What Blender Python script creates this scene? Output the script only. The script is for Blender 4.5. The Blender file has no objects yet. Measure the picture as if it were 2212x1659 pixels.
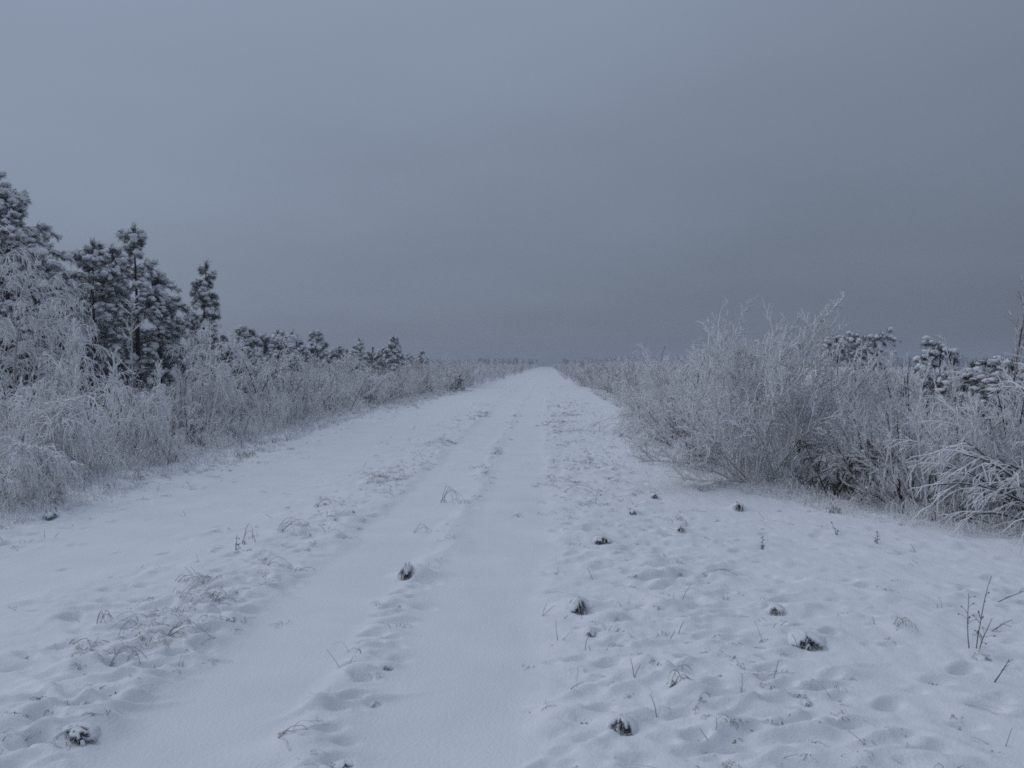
import bpy, math, random
import numpy as np
from mathutils import Vector

sc = bpy.context.scene
C = sc.collection
H = 1.8                      # eye height
FD = 1916.0                  # focal length in the 2212 px wide working picture
PSI, PIT = math.atan(74 / FD), math.atan(41.5 / FD)
FW = np.array([-math.sin(PSI) * math.cos(PIT), math.cos(PSI) * math.cos(PIT), -math.sin(PIT)])
RT = np.array([math.cos(PSI), math.sin(PSI), 0.0])
UP = np.cross(RT, FW)


def ray(dx, dy):
    return FW + RT * ((dx - 1106.0) / FD) - UP * ((dy - 829.5) / FD)


def gp(dx, dy):
    r = ray(dx, dy)
    t = -H / r[2]
    return r[0] * t, r[1] * t


def at(dx, dy, D):
    r = ray(dx, dy)
    return r[0] * D / r[1], D, H + r[2] * D / r[1]


# ------------------------------------------------------------------ noise
def _hash(ix, iy, s):
    h = (ix.astype(np.int64) * 374761393 + iy.astype(np.int64) * 668265263 + s * 1442695041) & 0xFFFFFFFF
    h = ((h ^ (h >> 13)) * 1274126177) & 0xFFFFFFFF
    h = h ^ (h >> 16)
    return (h & 0xFFFFFF) / float(0xFFFFFF) * 2 - 1


def vnoise(x, y, s=0):
    ix, iy = np.floor(x), np.floor(y)
    fx, fy = x - ix, y - iy
    fx = fx * fx * fx * (fx * (fx * 6 - 15) + 10)
    fy = fy * fy * fy * (fy * (fy * 6 - 15) + 10)
    a, b = _hash(ix, iy, s), _hash(ix + 1, iy, s)
    c, d = _hash(ix, iy + 1, s), _hash(ix + 1, iy + 1, s)
    return (a + (b - a) * fx) * (1 - fy) + (c + (d - c) * fx) * fy


def fbm(x, y, s=0, o=4):
    v, a = 0, 1.0
    for k in range(o):
        v = v + a * vnoise(x * 2 ** k + 17.3 * k, y * 2 ** k - 9.1 * k, s + k)
        a *= 0.5
    return v


def sstep(a, b, x):
    t = np.clip((x - a) / (b - a), 0, 1)
    return t * t * (3 - 2 * t)


# ------------------------------------------------------------------ mesh building
class MB:
    def __init__(self):
        self.V, self.F, self.M, self.S, self.n = [], [], [], [], 0

    def add(self, V, F, mat=0, smooth=True):
        V = np.asarray(V, dtype=np.float64).reshape(-1, 3)
        F = np.asarray(F, dtype=np.int64)
        if len(F) == 0:
            return self
        self.V.append(V)
        self.F.append(F + self.n)
        self.M.append(np.full(len(F), mat))
        self.S.append(np.full(len(F), smooth))
        self.n += len(V)
        return self

    def mesh(self, name, mats):
        me = bpy.data.meshes.new(name)
        V = np.concatenate(self.V).astype(np.float32)
        li = np.concatenate([f.ravel() for f in self.F]).astype(np.int32)
        tot = np.concatenate([np.full(len(f), f.shape[1]) for f in self.F])
        st = np.concatenate([[0], np.cumsum(tot)[:-1]]).astype(np.int32)
        me.vertices.add(len(V))
        me.vertices.foreach_set('co', V.ravel())
        me.loops.add(len(li))
        me.loops.foreach_set('vertex_index', li)
        me.polygons.add(len(tot))
        me.polygons.foreach_set('loop_start', st)
        me.polygons.foreach_set('material_index', np.concatenate(self.M).astype(np.int32))
        me.polygons.foreach_set('use_smooth', np.concatenate(self.S).astype(bool))
        for m in mats:
            me.materials.append(m)
        me.update(calc_edges=True)
        return me

    def obj(self, name, mats, parent=None, loc=None):
        o = bpy.data.objects.new(name, self.mesh(name, mats))
        C.objects.link(o)
        if parent is not None:
            o.parent = parent
        if loc is not None:
            o.location = loc
        return o


def tubes(P, R, S=3):
    P = np.asarray(P, float)
    N, K, _ = P.shape
    R = np.broadcast_to(np.asarray(R, float), (N, K))
    T = np.gradient(P, axis=1)
    T /= np.linalg.norm(T, axis=2, keepdims=True) + 1e-9
    ref = np.array([0.31, 0.24, 0.92])
    A = np.cross(T, ref)
    A /= np.linalg.norm(A, axis=2, keepdims=True) + 1e-9
    B = np.cross(T, A)
    an = np.arange(S) * 2 * math.pi / S + 0.4
    V = P[:, :, None, :] + R[:, :, None, None] * (np.cos(an)[None, None, :, None] * A[:, :, None, :] + np.sin(an)[None, None, :, None] * B[:, :, None, :])
    idx = np.arange(N * K * S).reshape(N, K, S)
    a = idx[:, :-1, :]
    b = idx[:, 1:, :]
    F = np.stack([a, np.roll(a, -1, 2), np.roll(b, -1, 2), b], -1).reshape(-1, 4)
    return V.reshape(-1, 3), F


def norm(v):
    return v / (np.linalg.norm(v, axis=-1, keepdims=True) + 1e-9)


def grow(rng, P0, D, L, K, wig=0.1, grav=0.0, gpow=1.0):
    """N branches; grav < 0 bends them down along their length, > 0 up"""
    N = len(P0)
    P = np.zeros((N, K, 3))
    P[:, 0] = P0
    d = norm(D)
    st = (np.asarray(L) / (K - 1)).reshape(-1, 1)
    grav = np.broadcast_to(np.asarray(grav, float), (N,)).reshape(-1, 1)
    for k in range(1, K):
        d = d + rng.normal(0, wig, (N, 3))
        d[:, 2:] += grav * (k / K) ** gpow / K * 2
        d = norm(d)
        P[:, k] = P[:, k - 1] + d * st
    return P


def kids(rng, P, n, t0, t1, ang, asd=0.15, up=0.0):
    N, K, _ = P.shape
    t = rng.uniform(t0, t1, (N, n))
    s = t * (K - 1)
    i = np.clip(s.astype(int), 0, K - 2)
    f = (s - i)[..., None]
    r = np.arange(N)[:, None]
    pos = P[r, i] * (1 - f) + P[r, i + 1] * f
    pd = norm(P[r, i + 1] - P[r, i])
    q = rng.normal(0, 1, (N, n, 3))
    q = norm(q - (q * pd).sum(-1, keepdims=True) * pd)
    a = (ang + rng.normal(0, asd, (N, n)))[..., None]
    d = np.cos(a) * pd + np.sin(a) * q
    d[..., 2] += up
    return pos.reshape(-1, 3), norm(d).reshape(-1, 3), t.ravel()


def taper(P, r0, r1):
    return np.linspace(r0, r1, P.shape[1])[None, :]


def ico():
    t = (1 + 5 ** .5) / 2
    v = np.array([[-1, t, 0], [1, t, 0], [-1, -t, 0], [1, -t, 0], [0, -1, t], [0, 1, t], [0, -1, -t], [0, 1, -t], [t, 0, -1], [t, 0, 1], [-t, 0, -1], [-t, 0, 1]], float)
    f = [[0, 11, 5], [0, 5, 1], [0, 1, 7], [0, 7, 10], [0, 10, 11], [1, 5, 9], [5, 11, 4], [11, 10, 2], [10, 7, 6], [7, 1, 8], [3, 9, 4], [3, 4, 2], [3, 2, 6], [3, 6, 8], [3, 8, 9], [4, 9, 5], [2, 4, 11], [6, 2, 10], [8, 6, 7], [9, 8, 1]]
    v = list(norm(v))
    out, cache = [], {}

    def mid(a, b):
        k = (min(a, b), max(a, b))
        if k not in cache:
            m = v[a] + v[b]
            v.append(m / np.linalg.norm(m))
            cache[k] = len(v) - 1
        return cache[k]
    for a, b, c in f:
        x, y, z = mid(a, b), mid(b, c), mid(c, a)
        out += [[a, x, z], [b, y, x], [c, z, y], [x, y, z]]
    return np.array(v), np.array(out)


ICO_V, ICO_F = ico()


def blobs(rng, P, rad, flat=0.55, jit=0.18):
    """snow lumps: N jittered flattened balls"""
    N = len(P)
    rad = np.broadcast_to(np.asarray(rad, float), (N,))
    sc_ = np.stack([rad * rng.uniform(.7, 1.3, N), rad * rng.uniform(.7, 1.3, N), rad * flat * rng.uniform(.7, 1.25, N)], -1)
    V = ICO_V[None] * (1 + rng.normal(0, jit, (N, len(ICO_V), 1))) * sc_[:, None]
    V = V + P[:, None]
    F = (ICO_F[None] + (np.arange(N) * len(ICO_V))[:, None, None]).reshape(-1, 3)
    return V.reshape(-1, 3), F


def needles(rng, P, D, M=14, ln=0.12, w=0.012, spread=0.9):
    N = len(P)
    d = norm(D[:, None, :] + rng.normal(0, spread, (N, M, 3)))
    l = ln * rng.uniform(.65, 1.2, (N, M, 1))
    side = norm(np.cross(d, rng.normal(0, 1, (N, M, 3)))) * w * 0.5
    b = P[:, None, :] + rng.normal(0, ln * .16, (N, M, 3))
    tip = b + d * l
    V = np.stack([b - side, b + side, tip + side * .5, tip - side * .5], 2)
    F = np.arange(N * M * 4).reshape(-1, 4)
    return V.reshape(-1, 3), F


# ------------------------------------------------------------------ materials
def mat(name):
    m = bpy.data.materials.new(name)
    m.use_nodes = True
    nt = m.node_tree
    return m, nt, nt.nodes['Principled BSDF']


def frosted(name, bark, frost, lo, hi, rough=0.8, nscale=9.0, namp=0.5):
    """bark below, clinging snow and rime above: mixed by how far the surface faces upwards, broken up by noise"""
    m, nt, p = mat(name)
    g = nt.nodes.new('ShaderNodeNewGeometry')
    sep = nt.nodes.new('ShaderNodeSeparateXYZ')
    nt.links.new(g.outputs['Normal'], sep.inputs[0])
    tc = nt.nodes.new('ShaderNodeTexCoord')
    nz = nt.nodes.new('ShaderNodeTexNoise')
    nz.inputs['Scale'].default_value = nscale
    nz.inputs['Detail'].default_value = 3
    nt.links.new(tc.outputs['Object'], nz.inputs['Vector'])
    ma = nt.nodes.new('ShaderNodeMath')
    ma.operation = 'MULTIPLY_ADD'
    nt.links.new(nz.outputs['Fac'], ma.inputs[0])
    ma.inputs[1].default_value = namp * 2
    ma.inputs[2].default_value = -namp
    ad = nt.nodes.new('ShaderNodeMath')
    ad.operation = 'ADD'
    nt.links.new(sep.outputs['Z'], ad.inputs[0])
    nt.links.new(ma.outputs[0], ad.inputs[1])
    mr = nt.nodes.new('ShaderNodeMapRange')
    mr.interpolation_type = 'SMOOTHSTEP'
    nt.links.new(ad.outputs[0], mr.inputs['Value'])
    mr.inputs['From Min'].default_value = lo
    mr.inputs['From Max'].default_value = hi
    mx = nt.nodes.new('ShaderNodeMix')
    mx.data_type = 'RGBA'
    nt.links.new(mr.outputs[0], mx.inputs['Factor'])
    mx.inputs['A'].default_value = (*bark, 1)
    mx.inputs['B'].default_value = (*frost, 1)
    nt.links.new(mx.outputs['Result'], p.inputs['Base Color'])
    p.inputs['Roughness'].default_value = rough
    p.inputs['Specular IOR Level'].default_value = 0.2
    return m


def snow_mat():
    m, nt, p = mat('snow')
    tc = nt.nodes.new('ShaderNodeTexCoord')
    n1 = nt.nodes.new('ShaderNodeTexNoise')
    n1.inputs['Scale'].default_value = 1.7
    n1.inputs['Detail'].default_value = 5
    n2 = nt.nodes.new('ShaderNodeTexNoise')
    n2.inputs['Scale'].default_value = 55
    n2.inputs['Detail'].default_value = 6
    for n in (n1, n2):
        nt.links.new(tc.outputs['Object'], n.inputs['Vector'])
    cr = nt.nodes.new('ShaderNodeMix')
    cr.data_type = 'RGBA'
    nt.links.new(n1.outputs['Fac'], cr.inputs['Factor'])
    cr.inputs['A'].default_value = (0.74, 0.755, 0.785, 1)
    cr.inputs['B'].default_value = (0.90, 0.90, 0.905, 1)
    nt.links.new(cr.outputs['Result'], p.inputs['Base Color'])
    b = nt.nodes.new('ShaderNodeBump')
    b.inputs['Strength'].default_value = 0.35
    b.inputs['Distance'].default_value = 0.02
    nt.links.new(n2.outputs['Fac'], b.inputs['Height'])
    nt.links.new(b.outputs['Normal'], p.inputs['Normal'])
    p.inputs['Roughness'].default_value = 0.75
    p.inputs['Specular IOR Level'].default_value = 0.15
    return m


M_SNOW = snow_mat()
M_TWIG = frosted('frosted_twig', (0.12, 0.10, 0.10), (0.88, 0.87, 0.88), -1.15, 0.10)
M_RUST = frosted('rimed_reddish_twig', (0.105, 0.075, 0.072), (0.82, 0.80, 0.81), -1.05, 0.25)
M_HEAVY = frosted('snow_laden_twig', (0.09, 0.075, 0.072), (0.90, 0.90, 0.905), -1.2, -0.1)
M_BARK = frosted('dark_bark', (0.045, 0.037, 0.034), (0.72, 0.73, 0.75), 0.25, 1.0)
M_BIRCH = frosted('birch_bark', (0.34, 0.33, 0.33), (0.76, 0.76, 0.78), -0.2, 0.6, nscale=3)
M_NEED = frosted('pine_needle', (0.034, 0.046, 0.038), (0.72, 0.74, 0.76), -0.15, 0.95, nscale=5, namp=0.65)
M_BROWN = frosted('dry_brown_stem', (0.085, 0.072, 0.064), (0.60, 0.59, 0.59), 0.1, 1.1)
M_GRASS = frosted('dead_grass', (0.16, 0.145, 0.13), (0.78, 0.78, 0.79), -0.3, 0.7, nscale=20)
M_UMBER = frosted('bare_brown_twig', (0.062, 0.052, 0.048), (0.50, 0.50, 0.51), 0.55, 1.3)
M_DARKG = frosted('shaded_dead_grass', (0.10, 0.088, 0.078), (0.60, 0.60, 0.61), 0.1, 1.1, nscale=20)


# ------------------------------------------------------------------ tagging
def tag(o, label=None, cat=None, group=None, kind=None):
    if label:
        o['label'] = label
    if cat:
        o['category'] = cat
    if group:
        o['group'] = group
    if kind:
        o['kind'] = kind
    return o


def empty(name, loc, rz=0.0, s=1.0):
    o = bpy.data.objects.new(name, None)
    C.objects.link(o)
    o.location = loc
    o.rotation_euler = (0, 0, rz)
    o.scale = (s, s, s)
    return o


# ------------------------------------------------------------------ ground
rng = np.random.default_rng(11)
xs = [0.0]
while xs[-1] < 820:
    x = xs[-1]
    xs.append(x + (0.021 if x < 7.2 else min(40, 0.021 * 1.09 ** ((x - 7.2) / 0.35 if x < 12 else 14 + (x - 12) / 1.4))))
xs = np.array(xs)
xs = np.concatenate([-xs[:0:-1], xs])
ys = [-6.0]
while ys[-1] < 840:
    y = ys[-1]
    ys.append(y + (0.25 if y < 2.2 else max(0.018, y * y / 1500 if y < 80 else 4.3 + (y - 80) * .06)))
ys = np.array(ys)
X, Y = np.meshgrid(xs, ys)


def lane(x, c, hw, soft):
    return 1 - sstep(hw - soft, hw + soft, np.abs(x - c))


def lanes(x, y):
    wob = 0.12 * vnoise(y * 0.35, x * 0 + 3.1, 5) + 0.07 * vnoise(y * 1.3, x * 0, 6) + 0.05 * vnoise(y * 3.1, x * 2, 8)
    far = sstep(6, 30, y) * -0.16
    l1 = lane(x, -1.56 + wob + far * .5, 0.44, 0.10)
    l2 = lane(x, -0.42 + wob * .7 + far, 0.47, 0.16)
    l3 = lane(x, -4.35 + wob * 2, 0.72, 0.3) * 0.8
    return np.maximum(np.maximum(l1, l2), l3), l1, l2, l3


def edges(y):
    """where the bushes begin, left and right of the track"""
    l = np.interp(y, [0, 10, 12.2, 13.5, 15.3, 19, 26, 33.5, 41, 51, 60, 109, 345, 900], [-6.5, -6.6, -6.7, -6.9, -6.4, -6.7, -7.1, -7.4, -6.9, -6.4, -5.8, -5.8, -5.6, -5.6])
    r = np.interp(y, [0, 9.2, 10.7, 13.2, 14.7, 16, 19.7, 23, 25, 35.7, 55, 62, 66, 186, 400, 900], [9, 5.9, 4.5, 3.4, 2.85, 2.6, 2.75, 2.7, 3.1, 3.7, 3.9, 3.5, 3.0, 3.4, 4.0, 4.0])
    return l, r


def base_height(x, y):
    L, l1, l2, l3 = lanes(x, y)
    rough = 1 - L
    el, er = edges(y)
    h = 0.05 * fbm(x * .16, y * .1, 3, 3)
    h = h + rough * (0.007 * fbm(x * 1.1, y * .8, 20, 3) + 0.011 * np.abs(fbm(x * 4.2, y * 3.3, 30, 3)) + 0.005 * np.abs(fbm(x * 11, y * 9, 35, 2)))
    h = h - (0.018 * l1 + 0.018 * l2 + 0.012 * l3) * (1 - .8 * sstep(12, 45, y)) + 0.004 * fbm(x * 2.2, y * .7, 41, 3)
    h = h + (1 - .8 * sstep(14, 45, y)) * 0.020 * lane(x, -2.42, .34, .2) * (0.6 + .5 * vnoise(x * 1.4, y * 1.1, 51))
    h = h + 0.004 * lane(x, -1.02 - .12 * sstep(5, 14, y), .13, .1) * (0.7 + .6 * vnoise(x * 2, y * 1.6, 52))
    strip = np.maximum.reduce([lane(x, -2.42, .36, .18), lane(x, -1.05, .12, .08) * .35, lane(x, .7, .6, .4) * .8])
    h = h + strip * (0.015 * np.abs(fbm(x * 5.5, y * 3.6, 61, 3)) + 0.015 * np.abs(fbm(x * 13, y * 10, 64, 2))) * np.clip(.35 + .9 * vnoise(x * .9, y * .55, 66), .1, 1.2)
    bank = sstep(0, 5, el - x) + sstep(0, 5, x - er)
    h = h - 0.16 * bank + 0.05 * sstep(-1.2, .2, el - x) * (1 - bank)
    return h


Z = base_height(X, Y)

# snow-capped tufts, hollows and little drifts stamped into the sheet
stamps = []


def stamp(cx, cy, rx, ry, amp, ang=0.0, p=1.0):
    R = max(rx, ry) * 2.2
    i0, i1 = np.searchsorted(xs, [cx - R, cx + R])
    j0, j1 = np.searchsorted(ys, [cy - R, cy + R])
    if i1 <= i0 or j1 <= j0:
        return
    dx, dy = X[j0:j1, i0:i1] - cx, Y[j0:j1, i0:i1] - cy
    ca, sa = math.cos(ang), math.sin(ang)
    u, v = (dx * ca + dy * sa) / rx, (-dx * sa + dy * ca) / ry
    Z[j0:j1, i0:i1] += amp * np.exp(-(u * u + v * v) ** p)


def zone_density(x, y):
    """how rough the snow is: 0 in the wheel tracks, 1 on the grassy strips"""
    L = lanes(x, y)[0]
    el, er = edges(y)
    d = 0.28 + 0.72 * np.maximum.reduce([lane(x, -2.42, .42, .18), lane(x, -1.0, .17, .1), lane(x, .75, .85, .35), lane(x, -6.2, 1.0, .5)])
    return np.clip((1 - L * 1.1), 0, 1) * d * sstep(-1.6, -.3, x - el) * sstep(-2.0, -.1, er - x)


PITS = []
NS = 19000
sy = 2.7 * (90 / 2.7) ** (rng.random(NS) ** 1.15)
sx = rng.uniform(-9.5, 7.5, NS)
keep = rng.random(NS) < zone_density(sx, sy) * np.clip(.25 + 1.2 * (vnoise(sx * .9, sy * .6, 77) * .5 + .5), 0, 1)
sx, sy = sx[keep], sy[keep]
for x, y in zip(sx, sy):
    k = rng.random()
    a = rng.uniform(-.6, .6)
    if k < .17:                                    # rounded cap with a steep near side and a dent in front
        r = rng.uniform(.05, .15)
        hgt = r * rng.uniform(.12, .30)
        stamp(x, y, r * 1.25, r * .8, hgt, a, 1.3)
        stamp(x + r * .2, y - r * 1.05, r * .55, r * .3, -hgt * .7, a, 1.0)
    elif k < .82:                                  # crisp little hollow
        r = rng.uniform(.022, .06)
        PITS.append((x, y, r))
        stamp(x, y, r * 1.4, r * .75, -r * rng.uniform(.5, 1.25), a, 1.8)
        stamp(x, y + r * 1.5, r * 1.6, r * .7, r * rng.uniform(.1, .4), a, 1.2)
    else:                                          # long soft ridge over a lying stem
        r = rng.uniform(.12, .32)
        stamp(x, y, r, .03, rng.uniform(.012, .03), rng.uniform(-.9, .9), 1.0)


def gz(x, y):
    i = int(np.clip(np.searchsorted(xs, x) - 1, 0, len(xs) - 2))
    j = int(np.clip(np.searchsorted(ys, y) - 1, 0, len(ys) - 2))
    fx, fy = (x - xs[i]) / (xs[i + 1] - xs[i]), (y - ys[j]) / (ys[j + 1] - ys[j])
    return float((Z[j, i] * (1 - fx) + Z[j, i + 1] * fx) * (1 - fy) + (Z[j + 1, i] * (1 - fx) + Z[j + 1, i + 1] * fx) * fy)


# ------------------------------------------------------------------ tussocks and stems one can point at
# (kind, x, y, width, height) in the 2212 px working picture -> their place on the ground
PT = [
    ('hollow', 1250, 1330, 44, 34, 'dark oval hollow under a snow-capped tussock on the right edge of the wheel track'),
    ('hollow', 1342, 1594, 58, 32, 'largest dark hollow tussock close to the bottom edge, right of the track'),
    ('hollow', 1748, 1406, 84, 34, 'wide sunken dark tussock striped by white snow bridges, right of the track'),
    ('hollow', 1681, 1337, 36, 24, 'small black tuft with snow crumbs, just above the wide striped tussock'),
    ('hollow', 880, 1258, 34, 32, 'round dark tuft between the two wheel tracks'),
    ('hollow', 1405, 1236, 34, 18, 'low brown tuft half buried in the middle of the rough right strip'),
    ('hollow', 808, 1524, 34, 14, 'crescent hollow in the snow between the wheel tracks, nearest the bottom edge'),
    ('hollow', 836, 1452, 22, 16, 'small oval hole in the snow between the wheel tracks'),
    ('hollow', 1744, 1538, 26, 16, 'small dark cup-shaped hole right of the looped stem'),
    ('hollow', 1692, 1592, 26, 26, 'dark pointed hole under a snow lump near the bottom right'),
    ('hollow', 150, 1622, 74, 26, 'ragged dark tussock at the bottom left with several openings'),
    ('hollow', 180, 1544, 30, 28, 'slanting dark slot under a snow slab at the lower left'),
    ('hollow', 1300, 1186, 40, 18, 'row of narrow dark gaps under one snow cap right of the track'),
    ('hollow', 1414, 1082, 16, 12, 'small black spot in the snow left of the willow'),
    ('hollow', 1367, 1120, 18, 14, 'dark tuft with a sharp snow peak on the rough right strip'),
    ('hollow', 1597, 1102, 22, 20, 'dark twin tuft in the snow below the willow'),
    ('hollow', 1470, 1158, 22, 14, 'pair of small dark notches right of the gap-toothed tussock'),
    ('hollow', 104, 1126, 36, 20, 'brown hollow under the snowy bank at the foot of the left shrubs'),
    ('hollow', 498, 1358, 26, 18, 'dark wedge-shaped hollow on the grassy strip left of the tracks'),
    ('hollow', 2126, 1434, 38, 18, 'round dark tuft at the foot of the tall dead weed'),
    ('hollow', 1277, 1384, 22, 18, 'dark tuft just below the oval hollow beside the track'),
    ('hollow', 740, 1656, 50, 14, 'dark crack under a snow edge cut by the bottom of the picture'),
    ('hollow', 757, 1126, 18, 10, 'small dark burrow on the grassy strip beyond the arched stems'),
    ('hollow', 1455, 1506, 20, 16, 'dark socket at the root of the looped stem'),
    ('arc', 268, 1466, 60, 44, 'folded bare stem making a tent shape on the left strip'),
    ('arc', 405, 1398, 96, 42, 'double bow of bent grass, widest arch on the left strip'),
    ('arc', 605, 1246, 70, 30, 'fan of thin stems bowed over on the left strip beside the track'),
    ('arc', 545, 1190, 40, 44, 'tall narrow arch of bent weed on the left strip'),
    ('arc', 185, 1412, 62, 18, 'single low thin bow of grass at the far left of the strip'),
    ('arc', 226, 1366, 24, 30, 'short steep hoop of grass above the low thin bow'),
    ('arc', 415, 1275, 66, 22, 'flat three-legged arch of stems on the left strip'),
    ('arc', 640, 1162, 70, 32, 'tangle of fine arched stems beyond the fan on the left strip'),
    ('arc', 712, 1108, 60, 22, 'low tangle of snowy arches farthest up the near left strip'),
    ('arc', 912, 1164, 34, 20, 'thick dark curved stem between the wheel tracks'),
    ('arc', 980, 1098, 50, 40, 'crooked white stem standing between the wheel tracks farther on'),
    ('arc', 1255, 1076, 80, 20, 'wide low bow of grass lying across the right strip'),
    ('arc', 1290, 1104, 70, 14, 'second flat bow of grass just in front of the wide low one'),
    ('arc', 1482, 1506, 60, 28, 'looped stem curling over the snow at the lower right'),
    ('arc', 1528, 1552, 46, 26, 'thin slack stem below the loop'),
    ('arc', 1570, 1256, 96, 16, 'long thin stem lying almost flat on the right strip'),
    ('arc', 645, 1596, 84, 20, 'long buried stem under snow near the bottom left'),
    ('arc', 1950, 1368, 36, 22, 'small hooked stem in the open snow at the right'),
    ('arc', 480, 1316, 40, 30, 'dark bent stalk pointing up on the left strip'),
    ('stalk', 2104, 1412, 20, 166, 'tall dead weed standing in the open snow at the right edge'),
    ('stalk', 1650, 1190, 8, 34, 'short dead stalk standing alone below the willow'),
    ('stalk', 1896, 1172, 8, 34, 'short dead stalk in the snow left of the snow-bent boughs'),
    ('stalk', 1806, 1152, 22, 30, 'broken hooked stalk in front of the brown bowed sapling'),
    ('stalk', 160, 1060, 10, 40, 'dark stump-like stalk at the foot of the left shrubs'),
    ('stalk', 512, 1204, 8, 40, 'thin dead stalk at the foot of the left shrubs'),
    ('twig', 2180, 1300, 80, 40, 'upper bare twig slanting out of the snow at the right edge'),
    ('twig', 2150, 1362, 56, 40, 'lower bare twig slanting out of the snow at the right edge'),
    ('twig', 2160, 1482, 40, 50, 'curved twig below the tall dead weed'),
    ('twig', 110, 1100, 50, 40, 'bare stick leaning out of the left bank'),
]
for k, dx, dy, wd, hg, lb in PT:
    x, y = gp(dx, dy)
    m = y / FD
    if k == 'hollow':
        stamp(x, y + wd * m * .95, wd * m * 1.15, wd * m * .75, hg * m * .42, 0, 1.5)
        stamp(x, y - wd * m * .05, wd * m * .5, wd * m * .40, -.012 - hg * m * .22, 0, 2.0)
    elif k == 'arc':
        stamp(x, y, wd * m * .7, .12, .02, 0, 1)



# ------------------------------------------------------------------ grass blades
def arc_blades(rng, n, rad, hgt, reach, r=0.0028, K=7, dirs=None):
    """n dead blades that rise from a tuft and bow over to the snow"""
    a = rng.uniform(0, 2 * math.pi, n) if dirs is None else dirs + rng.normal(0, .25, n)
    b = rng.uniform(0, rad, n)
    c = rng.uniform(0, 2 * math.pi, n)
    P0 = np.stack([b * np.cos(c), b * np.sin(c), np.full(n, -.02)], -1)
    hh = hgt * rng.uniform(.5, 1.15, n)
    rr = reach * rng.uniform(.45, 1.2, n)
    t = np.linspace(0, 1, K)[None, :]
    out = rr[:, None] * (t ** 1.3)
    zz = hh[:, None] * np.sin(np.clip(t * math.pi * .93, 0, math.pi)) ** .8 + .0
    P = np.zeros((n, K, 3))
    P[:, :, 0] = P0[:, None, 0] + out * np.cos(a)[:, None]
    P[:, :, 1] = P0[:, None, 1] + out * np.sin(a)[:, None]
    P[:, :, 2] = P0[:, None, 2] + zz
    P += rng.normal(0, .004, P.shape)
    return tubes(P, np.linspace(r, r * .5, K)[None, :], 3)


def scatter_grass():
    mb = MB()
    g = np.random.default_rng(5)
    for x, y, r in PITS:                              # dead grass showing in the pits
        if g.random() < .42 and y < 45:
            n = int(g.integers(5, 12))
            V, F = arc_blades(g, n, r * .6, r * .55, r * .8, r=.0024 + .00012 * y, K=4)
            mb.add(V + np.array([x, y + r * .2, gz(x, y) - .002]), F, 1)
    n_ = 3000                                         # matted grass along the strips between the tracks
    yy = 2.7 * (42 / 2.7) ** (g.random(n_) ** 1.0)
    r_ = g.random(n_)
    xx = np.where(r_ < .44, g.normal(-2.42, .22, n_), np.where(r_ < .50, g.normal(-1.05, .09, n_), np.where(r_ < .80, g.normal(.75, .42, n_), g.normal(-6.0, .5, n_))))
    cl_ = vnoise(xx * 1.5, yy * .9, 123) * .6 + vnoise(xx * .5, yy * .35, 124) * .6
    for x, y, c in zip(xx, yy, cl_):
        if c < .04 + .42 * g.random():
            continue
        s = g.uniform(.5, 1.3) * (1 + y * .012)
        n = int(g.integers(2, 7))
        d0 = g.uniform(0, 2 * math.pi)
        V, F = arc_blades(g, n, .05 * s, .045 * s, .13 * s, r=.0013 + .00011 * y, K=5, dirs=d0 + g.normal(0, .7, n))
        mb.add(V + np.array([x, y, gz(x, y)]), F, int(g.random() < .12))
    N = 11000
    yy = 2.7 * (75 / 2.7) ** (g.random(N) ** 1.0)
    xx = g.uniform(-9.5, 7, N)
    k = g.random(N) < zone_density(xx, yy) * np.clip(.1 + 1.5 * (vnoise(xx * .8, yy * .5, 99) * .5 + .5), 0, 1)
    for x, y in zip(xx[k], yy[k]):
        far = min(1.0, y / 30)
        s = g.uniform(.5, 1.2)
        d0 = g.uniform(0, 2 * math.pi)
        q = g.random()
        if q < .55:                                   # stubs that barely clear the snow
            n = int(g.integers(3, 9))
            V, F = arc_blades(g, n, .035 * s, .030 * s, .06 * s, r=.0022 + .0035 * far, K=4)
        elif q < .85:                                 # a thread or two lying over
            n = int(g.integers(1, 4))
            V, F = arc_blades(g, n, .05 * s, .035 * s, .22 * s, r=.0015 + .0030 * far, K=6, dirs=d0 + g.normal(0, .4, n))
        else:                                         # a leaning spike
            n = int(g.integers(1, 3))
            P = grow(g, np.stack([g.normal(0, .02, n), g.normal(0, .02, n), np.full(n, -.02)], -1), np.stack([g.normal(0, .6, n), g.normal(0, .6, n), np.ones(n)], -1), g.uniform(.05, .16, n), 5, .1, -.5)
            V, F = tubes(P, np.linspace(.0022 + .003 * far, .0012 + .002 * far, 5)[None, :], 3)
        mb.add(V + np.array([x, y, gz(x, y)]), F, 0)
    return mb


# ------------------------------------------------------------------ shrubs
def base_disc(g, n, r):
    a = g.uniform(0, 2 * math.pi, n)
    q = r * np.sqrt(g.random(n))
    return np.stack([q * np.cos(a), q * np.sin(a), np.full(n, -.1)], -1), a, q


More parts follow.
